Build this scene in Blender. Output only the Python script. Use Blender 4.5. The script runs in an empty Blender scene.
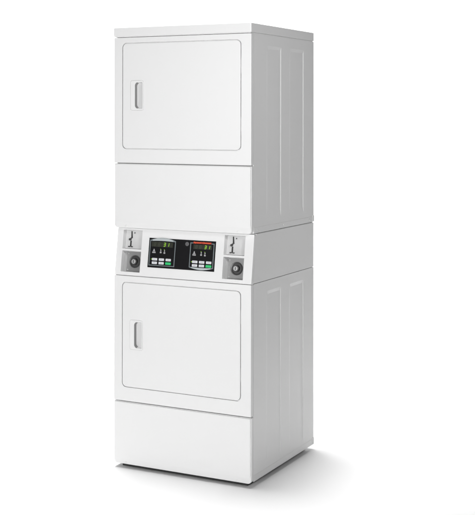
import bpy, bmesh, math
from mathutils import Vector, Matrix, Euler

sc = bpy.context.scene
COL = sc.collection

# ------------------------------------------------------------------ camera
YAW = 0.4999
cam_d = bpy.data.cameras.new('camera')
cam = bpy.data.objects.new('camera', cam_d)
COL.objects.link(cam)
cam.location = (2.832, -4.6006, 1.5819)
cam.rotation_euler = (math.pi / 2 + 0.0029, -0.0012, YAW)
cam_d.sensor_fit = 'VERTICAL'
cam_d.sensor_height = 36.0
cam_d.lens = 36.0 * 1190.54 / 515.0
cam_d.shift_x = (237.5 - 176.18) / 515.0
cam_d.shift_y = -(257.5 - 113.70) / 515.0
cam_d.clip_start = 0.05
cam_d.clip_end = 200
sc.camera = cam

# ------------------------------------------------------------------ studio light
sc.view_settings.view_transform = 'Standard'
sc.view_settings.look = 'None'
sc.view_settings.gamma = 1.0
sc.view_settings.exposure = 0.0

world = bpy.data.worlds.new('World')
sc.world = world
world.use_nodes = True
bg = world.node_tree.nodes['Background']
bg.inputs[0].default_value = (1, 1, 1, 1)
bg.inputs[1].default_value = 0.09


def area(name, loc, target, sx, sy, power, spread=180.0, col=(1, 1, 1)):
    d = bpy.data.lights.new(name, 'AREA')
    d.shape = 'RECTANGLE'
    d.size = sx
    d.size_y = sy
    d.energy = power
    d.spread = math.radians(spread)
    d.color = col
    o = bpy.data.objects.new(name, d)
    COL.objects.link(o)
    o.location = loc
    v = Vector(target) - Vector(loc)
    o.rotation_euler = v.to_track_quat('-Z', 'Y').to_euler()
    return o


FW = Vector((-math.sin(YAW), math.cos(YAW), 0))     # horizontal view direction
RT = Vector((math.cos(YAW), math.sin(YAW), 0))
CEN = Vector((0.34, 0.35, 0))
area('added_overhead_light', (-0.30, 1.17, 3.3), (0.0, 1.03, 0), 4.6, 4.3, 54, 24)  # unseen lamp added to whiten the floor and shape its shadow
area('added_key_light', (0.25, -8.6, 1.35), (0.35, 0.0, 1.60), 2.4, 1.8, 49.5, 56)  # unseen lamp added to brighten the front panels
bp = CEN + FW * 2.3 + RT * 0.3 + Vector((0, 0, 3.7))
area('added_backdrop_light', bp, CEN + FW * 3.2 + RT * 0.3 + Vector((0, 0, 1.25)), 5.4, 0.6, 84, 90)  # unseen lamp added to push the backdrop to white
area('added_side_fill', (3.2, -1.9, 2.5), (0.68, 0.3, 1.8), 0.6, 0.6, 9.0, 75)  # unseen fill added to lift the right side


# ------------------------------------------------------------------ materials
def mat(name, col, rough=0.4, metal=0.0, spec=0.5, emis=None, es=0.0, coat=0.0, bump=None, var=0.0):
    m = bpy.data.materials.new(name)
    m.use_nodes = True
    nt = m.node_tree
    b = nt.nodes['Principled BSDF']
    b.inputs['Base Color'].default_value = (*col, 1)
    b.inputs['Roughness'].default_value = rough
    b.inputs['Metallic'].default_value = metal
    b.inputs['Specular IOR Level'].default_value = spec
    b.inputs['Coat Weight'].default_value = coat
    b.inputs['Coat Roughness'].default_value = 0.12
    if emis:
        b.inputs['Emission Color'].default_value = (*emis, 1)
        b.inputs['Emission Strength'].default_value = es
    tc = nt.nodes.new('ShaderNodeTexCoord')
    if bump:
        n = nt.nodes.new('ShaderNodeTexNoise')
        n.inputs['Scale'].default_value = bump[0]
        n.inputs['Detail'].default_value = 3
        nt.links.new(tc.outputs['Object'], n.inputs['Vector'])
        bp_ = nt.nodes.new('ShaderNodeBump')
        bp_.inputs['Strength'].default_value = bump[1]
        bp_.inputs['Distance'].default_value = bump[2]
        nt.links.new(n.outputs['Fac'], bp_.inputs['Height'])
        nt.links.new(bp_.outputs['Normal'], b.inputs['Normal'])
    # tiny roughness / tone variation so nothing is perfectly uniform
    n2 = nt.nodes.new('ShaderNodeTexNoise')
    n2.inputs['Scale'].default_value = 6.0
    n2.inputs['Detail'].default_value = 4
    nt.links.new(tc.outputs['Object'], n2.inputs['Vector'])
    mr = nt.nodes.new('ShaderNodeMapRange')
    mr.inputs['To Min'].default_value = max(rough - 0.05, 0.02)
    mr.inputs['To Max'].default_value = rough + 0.05
    nt.links.new(n2.outputs['Fac'], mr.inputs['Value'])
    nt.links.new(mr.outputs['Result'], b.inputs['Roughness'])
    return m


M = dict(
    enamel=mat('white_enamel', (0.77, 0.77, 0.77), 0.42, bump=(420, 0.05, 0.0004)),
    inner=mat('seam_block_grey', (0.36, 0.36, 0.36), 0.6),
    plastic=mat('white_plastic', (0.78, 0.78, 0.78), 0.35),
    cup=mat('handle_grey_plastic', (0.76, 0.76, 0.76), 0.45),
    lip=mat('scoop_shade_grey', (0.25, 0.25, 0.25), 0.4),  # darker grey paints the shade inside the handle scoop
    meter=mat('coin_drop_plate', (0.60, 0.60, 0.60), 0.5, spec=0.3),
    liner=mat('pocket_liner', (0.76, 0.76, 0.76), 0.5, spec=0.3),
    vault=mat('coin_vault_steel', (0.26, 0.26, 0.26), 0.40, metal=0.35, bump=(300, 0.1, 0.0004)),
    lock=mat('lock_steel', (0.07, 0.07, 0.07), 0.35, metal=0.3),
    lockface=mat('lock_bright_steel', (0.5, 0.5, 0.5), 0.35, metal=0.4),
    dark=mat('dark_slot', (0.015, 0.015, 0.015), 0.5),
    black=mat('black_overlay', (0.006, 0.006, 0.007), 0.45, spec=0.12),
    bezel=mat('silver_bezel', (0.20, 0.23, 0.24), 0.35, metal=0.3),
    silver=mat('silver_arch', (0.50, 0.54, 0.55), 0.35, metal=0.2),
    window=mat('led_window', (0.03, 0.033, 0.024), 0.3, spec=0.3),
    led=mat('led_lit', (0.15, 0.3, 0.02), 0.4, emis=(0.42, 0.85, 0.04), es=0.3),
    ledoff=mat('led_unlit', (0.045, 0.05, 0.035), 0.4),
    button=mat('button_white', (0.66, 0.67, 0.70), 0.4),
    green=mat('button_green', (0.02, 0.52, 0.15), 0.4),
    orange=mat('orange_print', (0.80, 0.10, 0.025), 0.4),
    dkred=mat('red_strip', (0.30, 0.022, 0.010), 0.4),
    print=mat('grey_print', (0.36, 0.36, 0.37), 0.5),
    dimprint=mat('dim_print', (0.10, 0.10, 0.105), 0.5),
    contact_shade=mat('contact_shade_black', (0.02, 0.02, 0.02), 0.7),  # near-black standing in for shade under the machine
    screw=mat('screw_zinc', (0.75, 0.75, 0.75), 0.3, metal=0.3),
    sweep=mat('white_paper', (0.9, 0.9, 0.9), 0.9, spec=0.0),
)


# ------------------------------------------------------------------ mesh helpers
def finish(bm, ang=30):
    bmesh.ops.remove_doubles(bm, verts=bm.verts, dist=1e-6)
    bmesh.ops.recalc_face_normals(bm, faces=bm.faces)
    for f in bm.faces:
        f.smooth = True
    for e in bm.edges:
        if len(e.link_faces) == 2:
            e.smooth = e.calc_face_angle(0) < math.radians(ang)


def obj(name, bm, m, parent=None, label=None, world_m=None, ang=30):
    if world_m is not None:
        bm.transform(world_m)
    finish(bm, ang)
    me = bpy.data.meshes.new(name)
    bm.to_mesh(me)
    bm.free()
    me.materials.append(M[m])
    o = bpy.data.objects.new(name, me)
    COL.objects.link(o)
    o.parent = parent
    wn = o.modifiers.new('weighted_normal', 'WEIGHTED_NORMAL')
    wn.keep_sharp = True
    wn.weight = 60
    if label:
        o['label'] = label
    return o


def rrect(x0, x1, z0, z1, r, n=6):
    """rounded rectangle, r scalar or (bl, br, tr, tl)"""
    if not isinstance(r, (tuple, list)):
        r = (r,) * 4
    pts = []
    for (cx, cz, a, rr) in ((x0, z0, 180, r[0]), (x1, z0, 270, r[1]), (x1, z1, 0, r[2]), (x0, z1, 90, r[3])):
        sx = 1 if cx == x0 else -1
        sz = 1 if cz == z0 else -1
        for i in range(n + 1):
            t = math.radians(a + 90 * i / n)
            pts.append((cx + sx * rr + rr * math.cos(t), cz + sz * rr + rr * math.sin(t)))
    return pts


def loft(loops, bm=None):
    """loops: lists of 3-D points, equal counts; caps both ends"""
    bm = bm or bmesh.new()
    vs = [[bm.verts.new(p) for p in lp] for lp in loops]
    n = len(vs[0])
    for a, b in zip(vs, vs[1:]):
        for i in range(n):
            bm.faces.new((a[i], a[(i + 1) % n], b[(i + 1) % n], b[i]))
    bm.faces.new(vs[0])
    bm.faces.new(vs[-1][::-1])
    return bm


def box(x0, x1, y0, y1, z0, z1, bev=0.0, seg=3, bm=None):
    b2 = bmesh.new()
    r = bmesh.ops.create_cube(b2, size=1)
    for v in b2.verts:
        v.co = Vector(((x0 + x1) / 2 + v.co.x * (x1 - x0), (y0 + y1) / 2 + v.co.y * (y1 - y0), (z0 + z1) / 2 + v.co.z * (z1 - z0)))
    if bev:
        bmesh.ops.bevel(b2, geom=list(b2.edges), offset=bev, segments=seg, affect='EDGES', profile=0.5)
    if bm is None:
        return b2
    me = bpy.data.meshes.new('t')
    b2.to_mesh(me)
    bm.from_mesh(me)
    bpy.data.meshes.remove(me)
    return bm


def fpanel(x0, x1, z0, z1, yb, yf, r, edge=0.003, n=6, chin=0.0, steps=4):
    """panel facing -y: full outline at the back, rounded front edge; chin = height of the sloped lower lip"""
    loops = []

    def ring(y, ins, c):
        o = rrect(x0 + ins, x1 - ins, z0 + ins + c, z1 - ins, max(r - ins, 0.0008) if not isinstance(r, tuple) else tuple(max(q - ins, 0.0008) for q in r), n)
        return [(px, y, pz) for px, pz in o]
    loops.append(ring(yb, 0, 0))
    ych = 0.0045 if chin else 0
    for i in range(steps + 1):
        t = math.pi / 2 * i / steps
        loops.append(ring(yf + ych + edge * (1 - math.sin(t)), edge * (1 - math.cos(t)), 0))
    if chin:
        loops.append(ring(yf + 0.0012, edge + 0.0003, chin - 0.004))
        loops.append(ring(yf, edge + 0.0006, chin))
    return loft(loops)


def lpanel(x0, x1, s0, s1, h0, h1, r=0.001, edge=0.0, n=4):
    """slab in console coordinates (x, s, h); h grows towards the viewer"""
    a = rrect(x0, x1, s0, s1, r, n)
    lo = [[(p, q, h0) for p, q in a], [(p, q, h1 - edge) for p, q in a]]
    if edge:
        b = rrect(x0 + edge, x1 - edge, s0 + edge, s1 - edge, max(r - edge, 0.0003), n)
        lo.append([(p, q, h1) for p, q in b])
    return loft(lo)


def lpoly(pts, h0, h1):
    return loft([[(p, q, h0) for p, q in pts], [(p, q, h1) for p, q in pts]])


def lring(outer, inner, h0, h1):
    bm = bmesh.new()
    n = len(outer)
    V = [[bm.verts.new((p, q, h)) for p, q in lp] for lp, h in ((outer, h0), (outer, h1), (inner, h1), (inner, h0))]
    for k in range(4):
        a, b = V[k], V[(k + 1) % 4]
        for i in range(n):
            bm.faces.new((a[i], a[(i + 1) % n], b[(i + 1) % n], b[i]))
    return bm


def lathe(prof, cx, cs, n=40):
    """prof: (radius, h) from outside to centre, closed by caps, axis along h"""
    loops = [[(cx + r * math.cos(2 * math.pi * i / n), cs + r * math.sin(2 * math.pi * i / n), h) for i in range(n)] for r, h in prof]
    return loft(loops)


def to_mesh(bm):
    bmesh.ops.recalc_face_normals(bm, faces=bm.faces)
    me = bpy.data.meshes.new('tmp')
    bm.to_mesh(me)
    bm.free()
    return me


def cut(bm, cutters, bevel=0.0, seg=2):
    """boolean difference, then an optional small edge bevel; returns a bmesh"""
    base = bpy.data.objects.new('tmp', to_mesh(bm))
    COL.objects.link(base)
    tmp = []
    for c in cutters:
        o = bpy.data.objects.new('tmpc', to_mesh(c))
        COL.objects.link(o)
        tmp.append(o)
        md = base.modifiers.new('b', 'BOOLEAN')
        md.operation = 'DIFFERENCE'
        md.solver = 'EXACT'
        md.object = o
    if bevel:
        md = base.modifiers.new('v', 'BEVEL')
        md.width = bevel
        md.segments = seg
        md.limit_method = 'ANGLE'
        md.angle_limit = math.radians(40)
    dg = bpy.context.evaluated_depsgraph_get()
    dg.update()
    me = bpy.data.meshes.new_from_object(base.evaluated_get(dg))
    out = bmesh.new()
    out.from_mesh(me)
    for o in tmp + [base]:
        d = o.data
        bpy.data.objects.remove(o)
        bpy.data.meshes.remove(d)
    bpy.data.meshes.remove(me)
    return out


def text_bm(s, size, cx, cs, h, depth=0.0002, width=None, bold=0.0):
    cu = bpy.data.curves.new('t', 'FONT')
    cu.body = s
    cu.size = size
    cu.align_x = 'CENTER'
    cu.align_y = 'CENTER'
    cu.extrude = depth
    cu.offset = bold
    o = bpy.data.objects.new('t', cu)
    COL.objects.link(o)
    dg = bpy.context.evaluated_depsgraph_get()
    me = bpy.data.meshes.new_from_object(o.evaluated_get(dg))
    bm = bmesh.new()
    bm.from_mesh(me)
    bpy.data.objects.remove(o)
    bpy.data.curves.remove(cu)
    bpy.data.meshes.remove(me)
    xs = [v.co.x for v in bm.verts]
    k = (width / (max(xs) - min(xs))) if width else 1
    for v in bm.verts:
        v.co = Vector((v.co.x * k + cx, v.co.y + cs, v.co.z + h))
    return bm


# ------------------------------------------------------------------ setting: white paper sweep
bm = bmesh.new()
prof = [(-7.5, 0.0), (-3, 0.0), (0, 0), (1.6, 0.0)]
R = 1.6
for i in range(1, 25):
    t = math.pi / 2 * i / 24
    prof.append((1.6 + R * math.sin(t), R - R * math.cos(t)))
prof.append((1.6 + R, 5.2))
HW = 5.0
rows = []
for d, z in prof:
    a = CEN + FW * d + Vector((0, 0, z))
    rows.append((bm.verts.new(a - RT * HW), bm.verts.new(a + RT * HW)))
for a, b in zip(rows, rows[1:]):
    bm.faces.new((a[0], a[1], b[1], b[0]))
o = obj('studio_backdrop', bm, 'sweep')
o['kind'] = 'structure'

# ------------------------------------------------------------------ the dryer
W, D = 0.683, 0.703
ZT, ZL = 1.985, 1.9455          # lid
S1, S2 = 1.374, 0.302           # seams between door panel and access panel
UB = 1.0825                     # bottom of the upper unit
CB = 0.868                      # bottom of the console

root = bpy.data.objects.new('stacked_dryer', None)
COL.objects.link(root)
root['label'] = 'tall white coin-operated stacked tumble dryer with two solid doors and a black twin control panel'
root['category'] = 'dryer'

# core added inside to block light through the seams and keep them dark
bm = box(0.008, W - 0.008, 0.030, D - 0.012, 0.037, 0.860)
box(0.0035, W - 0.0035, 0.0255, 0.08, S2 - 0.01, S2 + 0.01, bm=bm)
box(0.0035, W - 0.0035, 0.0255, 0.08, S1 - 0.01, S1 + 0.01, bm=bm)
box(0.0045, W - 0.0045, 0.10, D - 0.004, 0.855, 1.095, bm=bm)
box(0.008, W - 0.008, 0.030, D - 0.012, 1.090, 1.944, bm=bm)
obj('seam_light_block', bm, 'inner', root)


def side_cutter(y0, y1, z0, z1, right=True):
    """pressed panel: soft front and lower flank, crisp rear flank"""
    dp = 0.0034
    if right:
        a = [(W + 0.004, y, z) for y, z in rrect(y0 - 0.020, y1 + 0.0012, z0 - 0.022, z1 + 0.009, (0.02, 0.005, 0.004, 0.02))]
        b = [(W - dp, y, z) for y, z in rrect(y0 + 0.022, y1 - 0.0010, z0 + 0.035, z1 - 0.024, (0.02, 0.005, 0.004, 0.02))]
    else:
        a = [(-0.004, y, z) for y, z in rrect(y0 - 0.020, y1 + 0.0012, z0 - 0.022, z1 + 0.009, (0.02, 0.005, 0.004, 0.02))]
        b = [(dp, y, z) for y, z in rrect(y0 + 0.022, y1 - 0.0010, z0 + 0.035, z1 - 0.024, (0.02, 0.005, 0.004, 0.02))]
    return loft([a, b])


def cabinet(z0, z1, pz0, pz1):
    cs = []
    for right in (True, False):
        for y0, y1 in ((0.153, 0.316), (0.405, 0.577)):
            cs.append(side_cutter(y0, y1, pz0, pz1, right))
    b = cut(box(0, W, 0.0265, D, z0, z1), cs, 0.0018, 3)
    return obj('cabinet', b, 'enamel', root, ang=8)


cab_up = cabinet(UB + 0.0015, 1.942, 1.128, 1.905)
cab_lo = cabinet(0.034, CB - 0.0010, 0.058, 0.831)

# lid
lp = []
for ins, z in ((0.003, 1.9425), (0.003, ZL)):
    lp.append([(x, y, z) for x, y in rrect(ins, W - ins, ins, D - ins, 0.004)])
for ins, z in ((0.0006, ZL), (0.0, ZL + 0.0008), (0.0, ZT - 0.0025), (0.0004, ZT - 0.001), (0.0012, ZT - 0.0003), (0.0028, ZT)):
    lp.append([(x, y, z) for x, y in rrect(-0.0015 + ins, W + 0.0015 - ins, -0.003 + ins, D + 0.001 - ins, 0.005)])
obj('top_panel', loft(lp), 'enamel', root)


def door_unit(z0, z1, dz0, dz1, hz0, hz1, hx0):
    """front panel with the door set into it"""
    dx0, dx1 = 0.0455, 0.6325
    g = 0.0034
    hole = loft([[(x, y, z) for x, z in rrect(dx0 - g, dx1 + g, dz0 - g, dz1 + g, 0.021)] for y in (-0.01, 0.0095)])
    hx1 = hx0 + 0.0665
    well = loft([[(x, y, z) for x, z in rrect(hx0 - 0.0005, hx1 + 0.0005, hz0 - 0.0005, hz1 + 0.0005, 0.0095)] for y in (-0.02, 0.0238)])
    fp = cut(fpanel(0.0, W, z0, z1, 0.0245, 0.0, 0.0035, 0.0025), [hole, well], 0.0009, 2)
    obj('front_panel', fp, 'enamel', root)
    db = fpanel(dx0, dx1, dz0, dz1, 0.0090, -0.0012, 0.0195, 0.0022, n=8)
    hx1 = hx0 + 0.0665
    pocket = loft([[(x, y, z) for x, z in rrect(hx0 - 0.0005, hx1 + 0.0005, hz0 - 0.0005, hz1 + 0.0005, 0.0095)] for y in (-0.02, 0.0200)])
    d = obj('door', cut(db, [pocket], 0.0), 'enamel', root)
    # handle insert: plate with a scoop, deep on the left
    ins = fpanel(hx0, hx1, hz0, hz1, 0.0235, -0.0026, 0.009, 0.0016, n=8)
    px0, px1 = hx0 + 0.0232, hx0 + 0.0622
    q0, q1 = hz0 + 0.008, hz1 - 0.008
    h = obj('handle', cut(ins, [loft([[(x, y, z) for x, z in rrect(px0, px1, q0, q1, (0.015, 0.003, 0.003, 0.015), 8)] for y in (-0.02, 0.0226)])], 0.0008, 2), 'plastic', d)
    # grey scoop lining
    nx = 10
    lo_in, lo_out = [], []
    bmc = bmesh.new()
    out = rrect(px0 + 0.0003, px1 - 0.0003, q0 + 0.0003, q1 - 0.0003, (0.0148, 0.003, 0.003, 0.0148), 8)

    def ydep(x):
        t = (x - px0) / (px1 - px0)
        k = max(0, (t - 0.12) / 0.88)
        return 0.0150 * (1 - k) - 0.0004 * k
    rings = []
    for f, yo in ((1.0, -0.0018), (0.985, -0.0005), (0.93, None), (0.5, None), (0.0, None)):
        cx, cz = (px0 + px1) / 2 , (q0 + q1) / 2
        ring = []
        for x, z in out:
            X, Z = cx + (x - cx) * f, cz + (z - cz) * (f if f > 0 else 0.0)
            ring.append((X, (min(yo, ydep(X)) if yo is not None else ydep(X)), Z))
        rings.append(ring)
    vs = [[bmc.verts.new(p) for p in r] for r in rings[:-1]]
    n = len(out)
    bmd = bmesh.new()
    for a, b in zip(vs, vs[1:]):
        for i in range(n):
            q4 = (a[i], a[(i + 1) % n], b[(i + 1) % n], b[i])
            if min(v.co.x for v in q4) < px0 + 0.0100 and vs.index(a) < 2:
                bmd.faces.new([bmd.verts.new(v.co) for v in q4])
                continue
            bmc.faces.new((a[i], a[(i + 1) % n], b[(i + 1) % n], b[i]))
    c = bmc.verts.new((cx, ydep(cx), cz))
    for i in range(n):
        bmc.faces.new((vs[-1][i], vs[-1][(i + 1) % n], c))
    obj('grip', bmc, 'cup', h)
    obj('scoop_wall_shade', bmd, 'lip', h)  # left wall of the scoop, its shade put into the colour
    # hinge leaves showing in the groove on the right
    for zc in (dz0 + 0.11, dz1 - 0.11):
        obj('hinge', box(dx1 + 0.0002, dx1 + g - 0.0002, 0.005, 0.0085, zc - 0.03, zc + 0.03, 0.0004, 1), 'cup', d)


door_unit(S1 + 0.002, 1.9405, 1.4415, 1.9125, 1.612, 1.746, 0.0865)
door_unit(S2 + 0.002, CB - 0.0012, 0.3695, 0.8365, 0.5385, 0.6715, 0.0840)


def access(z0, z1):
    a = obj('access_panel', fpanel(0.0, W, z0, z1, 0.0245, 0.0, (0.017, 0.017, 0.0035, 0.0035), 0.003, n=8, chin=0.024), 'enamel', root)
    for cx in (0.062, W - 0.062):
        # small formed dimple on the lower lip
        b = bmesh.new()
        bmesh.ops.create_uvsphere(b, u_segments=20, v_segments=12, radius=1)
        b.transform(Matrix.Translation((cx, 0.0046, z0 + 0.010)) @ Matrix.Diagonal((0.0085, 0.0030, 0.0050, 1)))
        obj('clip', b, 'enamel', a)


access(UB, S1 - 0.002)
access(0.0185, S2 - 0.002)


def rail(z0, z1, screws, bout=0.0038):
    r = obj('side_rail', box(W - 0.002, W + 0.0010, 0.028, 0.684, z0, z1, 0.0006, 2), 'enamel', root)
    br = obj('corner_bracket', box(W - 0.002, W + bout, 0.6865, D + 0.001, z0 + 0.001, z1 + 0.006, 0.0012, 2), 'enamel', root)
    for y in screws:
        b = bmesh.new()
        bmesh.ops.create_uvsphere(b, u_segments=20, v_segments=12, radius=1)
        b.transform(Matrix.Translation((W + 0.0012, y, (z0 + z1) / 2)) @ Matrix.Diagonal((0.0028, 0.0062, 0.0050, 1)))
        obj('screw', b, 'screw', r)
    obj('side_rail', box(-0.0022, 0.002, 0.034, 0.684, max(z0, 0.034), z1, 0.0009, 2), 'enamel', root)


rail(UB + 0.003, UB + 0.0265, (0.062, 0.345, 0.650))
rail(0.0235, 0.050, (), 0.0028)

# dark block added to deepen the contact shadow, set back under the panels
obj('contact_shade_block', box(0.024, W - 0.030, 0.036, D - 0.035, 0.0, 0.0345, 0.002, 2), 'contact_shade', root)

# ------------------------------------------------------------------ control console
y0, z0, y1, z1 = 0.002, 0.8695, 0.0340, 1.0802
L = math.hypot(y1 - y0, z1 - z0)
T = Vector((0, (y1 - y0) / L, (z1 - z0) / L))
X = Vector((1, 0, 0))
N = X.cross(T)
MC = Matrix(((X.x, T.x, N.x, 0), (X.y, T.y, N.y, y0), (X.z, T.z, N.z, z0 - 0.0005), (0, 0, 0, 1)))

# housing behind: side walls of the console, flush with the cabinets
k = (y1 - y0) / (z1 - z0)
pr = [(0.0235 + y0, z0), (D, z0), (D, z1), (0.0235 + y1, z1)]
bm = loft([[(x, y, z) for y, z in pr] for x in (0.0, W)])
obj('console_housing', cut(bm, [box(0.02, W - 0.02, -0.02, 0.12, z0 + 0.004, z1 - 0.004)], 0.0015, 3), 'enamel', root)

# front of the console: slab with four pockets
pk = []
METERS = (0.0315, 0.5425)
MW = 0.0990
for mx in METERS:
    for s0, s1 in ((0.0165, 0.1105), (0.1195, 0.2040)):
        pk.append(loft([[(p, q, h) for p, q in rrect(mx - i_, mx + MW + i_, s0, s1, 0.002, 3)] for h, i_ in ((-0.05, -0.0090), (0.01, 0.0018))]))
fr = []
for ins, h in ((0, -0.0215), (0, -0.004), (0.0006, -0.0018), (0.0018, -0.0006), (0.004, 0.0)):
    fr.append([(p, q, h) for p, q in rrect(ins, W - ins, 0.0 + ins * 0.5, L - ins * 0.5, max(0.004 - ins, 0.001), 4)])
con = obj('control_console', cut(loft(fr), pk, 0.0007, 2), 'enamel', root, world_m=MC)


def seg_digit(cx, cs, ch, w=0.0078, hh=0.0155, t=0.0022, slant=0.16):
    S = {'a': (0, 1, 1, 1), 'd': (0, 0, 1, 0), 'g': (0, .5, 1, .5), 'f': (0, .5, 0, 1), 'b': (1, .5, 1, 1), 'e': (0, 0, 0, .5), 'c': (1, 0, 1, .5)}
    on = {'3': 'abgcd', '1': 'bc', '2': 'abged', '5': 'afgcd', '8': 'abcdefg'}[ch]
    bm = bmesh.new()
    for s in on:
        a = S[s]
        p0 = Vector((a[0] * w - w / 2, a[1] * hh - hh / 2))
        p1 = Vector((a[2] * w - w / 2, a[3] * hh - hh / 2))
        d = (p1 - p0).normalized()
        n_ = Vector((-d.y, d.x)) * t / 2
        p0 += d * t * 0.25
        p1 -= d * t * 0.25
        pts = [p0 + n_, p1 + n_, p1 + d * t * .4, p1 - n_, p0 - n_, p0 - d * t * .4]
        pts = [(cx + p.x + slant * p.y, cs + p.y) for p in pts]
        vs0 = [bm.verts.new((p, q, 0.0026)) for p, q in pts]
        vs1 = [bm.verts.new((p, q, 0.0031)) for p, q in pts]
        bm.faces.new(vs0)
        bm.faces.new(vs1[::-1])
        for i in range(6):
            bm.faces.new((vs0[i], vs0[(i + 1) % 6], vs1[(i + 1) % 6], vs1[i]))
    return bm


# black overlay
cp = obj('control_panel', lpanel(0.1695, 0.5030, 0.0430, 0.1742, -0.002, 0.0015, 0.0015, 0.0005), 'black', root, world_m=MC)


def join(bms):
    out = bmesh.new()
    for b in bms:
        bmesh.ops.recalc_face_normals(b, faces=b.faces)
        me = bpy.data.meshes.new('t')
        b.to_mesh(me)
        b.free()
        out.from_mesh(me)
        bpy.data.meshes.remove(me)
    return out


def dryer_control(x0, x1, s0, s1, win, dig, icons, btn, kind):
    H0, H1 = 0.0010, 0.0032
    w = 0.0036
    cx = (x0 + x1) / 2
    if kind == 'arch_top':
        top = [(x1 - (x1 - x0) * i / 12, s1 + 0.0110 * math.sin(math.pi * i / 12)) for i in range(13)]
        outer = [(x0, s0), (x1, s0)] + top
        itop = [(x1 - w - (x1 - x0 - 2 * w) * i / 12, s1 - 0.005 + 0.002 * math.sin(math.pi * i / 12)) for i in range(13)]
        inner = [(x0 + w, s0 + w), (x1 - w, s0 + w)] + itop
    else:
        bot = [(x0 + (x1 - x0) * i / 12, s0 - 0.0095 * math.sin(math.pi * i / 12)) for i in range(13)]
        outer = bot + [(x1, s1), (x0, s1)]
        ibot = [(x0 + w + (x1 - x0 - 2 * w) * i / 12, s0 + 0.003 - 0.002 * math.sin(math.pi * i / 12)) for i in range(13)]
        inner = ibot + [(x1 - w, s1 - w), (x0 + w, s1 - w)]
    obj('bezel', lring(outer, inner, H0, H1), 'bezel', cp, world_m=MC)
    if kind == 'arch_top':
        obj('trim_arch', lpoly([(p, q - 0.0012) for p, q in top[1:-1]] + [(p, q + 0.001) for p, q in itop[::-1][1:-1]], 0.0012, 0.0038), 'silver', cp, world_m=MC)
    else:
        obj('trim_arch', lpoly([(p, q + 0.0012) for p, q in bot[1:-1]] + [(p, q - 0.001) for p, q in ibot[::-1][1:-1]], 0.0012, 0.0038), 'silver', cp, world_m=MC)
        # orange name strip
        np_ = obj('nameplate', lpanel(0.3940, 0.4825, 0.1600, 0.1680, H0, 0.0040, 0.001), 'dkred', cp, world_m=MC)
        obj('lettering', text_bm('Speed Queen', 0.0088, 0.43825, 0.1645, 0.0042, width=0.084, bold=0.00022), 'orange', np_, world_m=MC)
    dsp = obj('display', lpanel(*win, H0, 0.0024, 0.0012), 'window', cp, world_m=MC)
    sm = (win[2] + win[3]) / 2
    hh = (win[3] - win[2]) * 0.68
    for x in dig[:2]:
        obj('unlit_digit', seg_digit(x, sm, '8', hh=hh), 'ledoff', dsp, world_m=MC)
    obj('lit_digit', seg_digit(dig[2], sm, '3', hh=hh, t=0.0030), 'led', dsp, world_m=MC)
    obj('lit_digit', seg_digit(dig[3], sm, '1', hh=hh, t=0.0030), 'led', dsp, world_m=MC)
    ix, iy = icons[0]
    obj('icon', join([
        lathe([(0.0028, 0.0012), (0.0028, 0.0022)], ix, iy + 0.0045, 16),
        lpoly([(ix - 0.007, iy - 0.004), (ix + 0.007, iy - 0.004), (ix + 0.0025, iy + 0.002), (ix - 0.0025, iy + 0.002)], 0.0012, 0.0022),
        lpanel(ix - 0.0085, ix + 0.0085, iy - 0.0115, iy - 0.0060, 0.0012, 0.0022, 0.001)]), 'print', cp, world_m=MC)
    for j, (ix, iy) in enumerate(icons[1:]):
        obj('icon', join([
            lpanel(ix - 0.0022, ix + 0.0022, iy + 0.001, iy + 0.008, 0.0012, 0.0022, 0.001),
            lpanel(ix - 0.0042, ix + 0.0042, iy - 0.008, iy - 0.001, 0.0012, 0.0022, 0.0015)]), 'print', cp, world_m=MC)
        obj('indicator_lamp', lathe([(0.0016, 0.0012), (0.0016, 0.0027)], ix - 0.0012, iy + 0.010, 14), 'led', cp, world_m=MC)
    for r_, sb in enumerate((0.0803, 0.0645)):
        for c_, xb in enumerate(btn):
            g = r_ == 1 and c_ == 2
            hw = 0.0140 if g else 0.0132
            b = obj('button', lpanel(xb - hw, xb + hw, sb - 0.0054, sb + 0.0056, 0.001, 0.0036, 0.0022, 0.0006),
                    'green' if g else 'button', cp, 'green start button' if g else None, MC)
            if not g:
                obj('legend', join([lpanel(xb - 0.006 + q * 0.0042, xb - 0.003 + q * 0.0042, sb - 0.001, sb + 0.0012, 0.003, 0.0038, 0.0003) for q in range(3)]), 'print', b, world_m=MC)
    obj('indicator_lamp', lathe([(0.0022, 0.0012), (0.0022, 0.0030)], btn[0] - 0.0160, 0.0803, 16), 'led', cp, world_m=MC)


dryer_control(0.1755, 0.3060, 0.0515, 0.1655, (0.1840, 0.2920, 0.1360, 0.1580), (0.201, 0.222, 0.2505, 0.2680),
              ((0.1980, 0.1190), (0.2325, 0.1165), (0.2515, 0.1150)), (0.2046, 0.2392, 0.2738), 'arch_top')
dryer_control(0.3790, 0.4975, 0.0550, 0.1640, (0.3950, 0.4850, 0.1365, 0.1560), (0.410, 0.429, 0.4545, 0.4710),
              ((0.4005, 0.1190), (0.4350, 0.1165), (0.4535, 0.1150)), (0.4066, 0.4405, 0.4748), 'arch_bottom')
obj('emblem', lathe([(0.0092, 0.0012), (0.0092, 0.0019), (0.0080, 0.0023)], 0.3620, 0.1562, 28), 'dimprint', cp, world_m=MC)
obj('emblem', lathe([(0.0045, 0.0022), (0.0045, 0.0027)], 0.3620, 0.1562, 20), 'dimprint', cp, world_m=MC)

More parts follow.
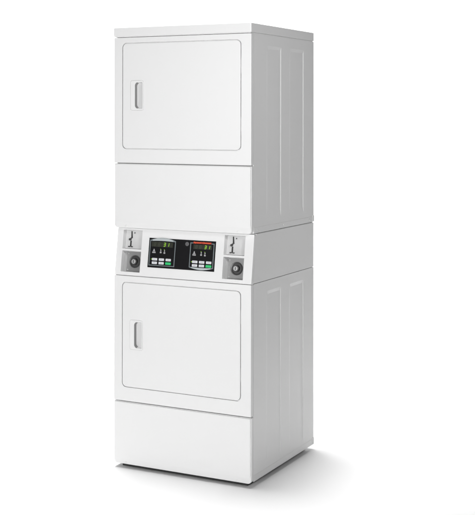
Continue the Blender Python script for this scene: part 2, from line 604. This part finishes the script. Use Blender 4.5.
# ------------------------------------------------------------------ coin meters
for mx in METERS:
    a, b = mx + 0.0002, mx + MW - 0.0002
    # liner of both pockets behind the console front (open boxes)
    s0, s1, s2, s3 = 0.0167, 0.1103, 0.1197, 0.2038
    base = box(a - 0.0015, b + 0.0015, s0 - 0.0015, s3 + 0.0015, -0.052, -0.0225)
    up = box(a, b, s2, s3, -0.022, 0.01)
    lo = loft([[(p, q, h) for p, q in rrect(a + i_, b - i_, s0, s1, 0.002, 3)] for h, i_ in ((-0.043, 0.0079), (-0.0215, 0.0038), (0.01, 0.0038))])
    meter = obj('coin_meter', cut(base, [lo]), 'liner', root, world_m=MC)
    # drop plate at the back of the upper pocket
    dp = obj('drop_plate', lpanel(a + 0.0036, b - 0.0036, s2 + 0.0012, s3 - 0.0008, -0.0222, -0.0185, 0.0015, 0.0006), 'meter', meter, world_m=MC)
    tx = mx + 0.0335
    obj('coin_slot', lpoly([(tx - 0.0026, 0.2000), (tx + 0.0026, 0.2000), (tx + 0.0066, 0.1690), (tx - 0.0006, 0.1690)], -0.0190, -0.0172), 'dark', meter, world_m=MC)
    obj('coin_slot', lpanel(tx - 0.0045, tx + 0.0022, 0.1300, 0.1570, -0.0190, -0.0172, 0.0008), 'dark', meter, world_m=MC)
    obj('return_lever', join([
        lathe([(0.0052, -0.019), (0.0052, -0.010), (0.0040, -0.0085)], tx - 0.0046, 0.1625, 20),
        lpoly([(tx - 0.006, 0.1580), (tx + 0.0036, 0.1680), (tx + 0.0052, 0.1720), (tx + 0.0012, 0.1730), (tx - 0.007, 0.1650)], -0.018, -0.0140)]), 'lock', meter, world_m=MC)
    obj('coin_cup', join([
        lpanel(tx - 0.0120, tx - 0.0045, 0.1275, 0.1325, -0.019, -0.013, 0.001),
        lpanel(tx + 0.0015, tx + 0.0105, 0.1275, 0.1320, -0.019, -0.013, 0.001)]), 'lock', meter, world_m=MC)
    obj('screw', lathe([(0.0030, -0.0187), (0.0030, -0.0176), (0.0018, -0.0170)], mx + 0.0490, 0.1925, 16), 'lock', meter, world_m=MC)
    # coin vault door with round lock
    vd = obj('vault_door', lpanel(a + 0.0070, b - 0.0070, s0 + 0.0035, s1 - 0.0020, -0.046, -0.0375, 0.002, 0.0010), 'vault', meter, world_m=MC)
    cx, cs = mx + MW / 2 + 0.001, 0.0640
    lk = obj('lock', lathe([(0.0285, -0.040), (0.0285, -0.0345), (0.0265, -0.0330), (0.0235, -0.0335), (0.0225, -0.0368), (0.0150, -0.0368),
                            (0.0145, -0.0260), (0.0130, -0.0245)], cx, cs, 44), 'lock', vd, world_m=MC)
    obj('lock_cylinder', lathe([(0.0105, -0.0250), (0.0105, -0.0225), (0.0095, -0.0215)], cx, cs, 32), 'lockface', lk, world_m=MC)
    obj('keyhole', lpanel(cx - 0.0016, cx + 0.0016, cs - 0.0065, cs + 0.0065, -0.0225, -0.0211, 0.0008), 'dark', lk, world_m=MC)
    for q, (ex, es) in enumerate(((0.012, 0.010), (0.012, 0.083))):
        obj('rivet', lathe([(0.0035, -0.0380), (0.0035, -0.0368), (0.0022, -0.0360)], mx + ex + 0.003, s0 + es, 16), 'lockface', vd, world_m=MC)
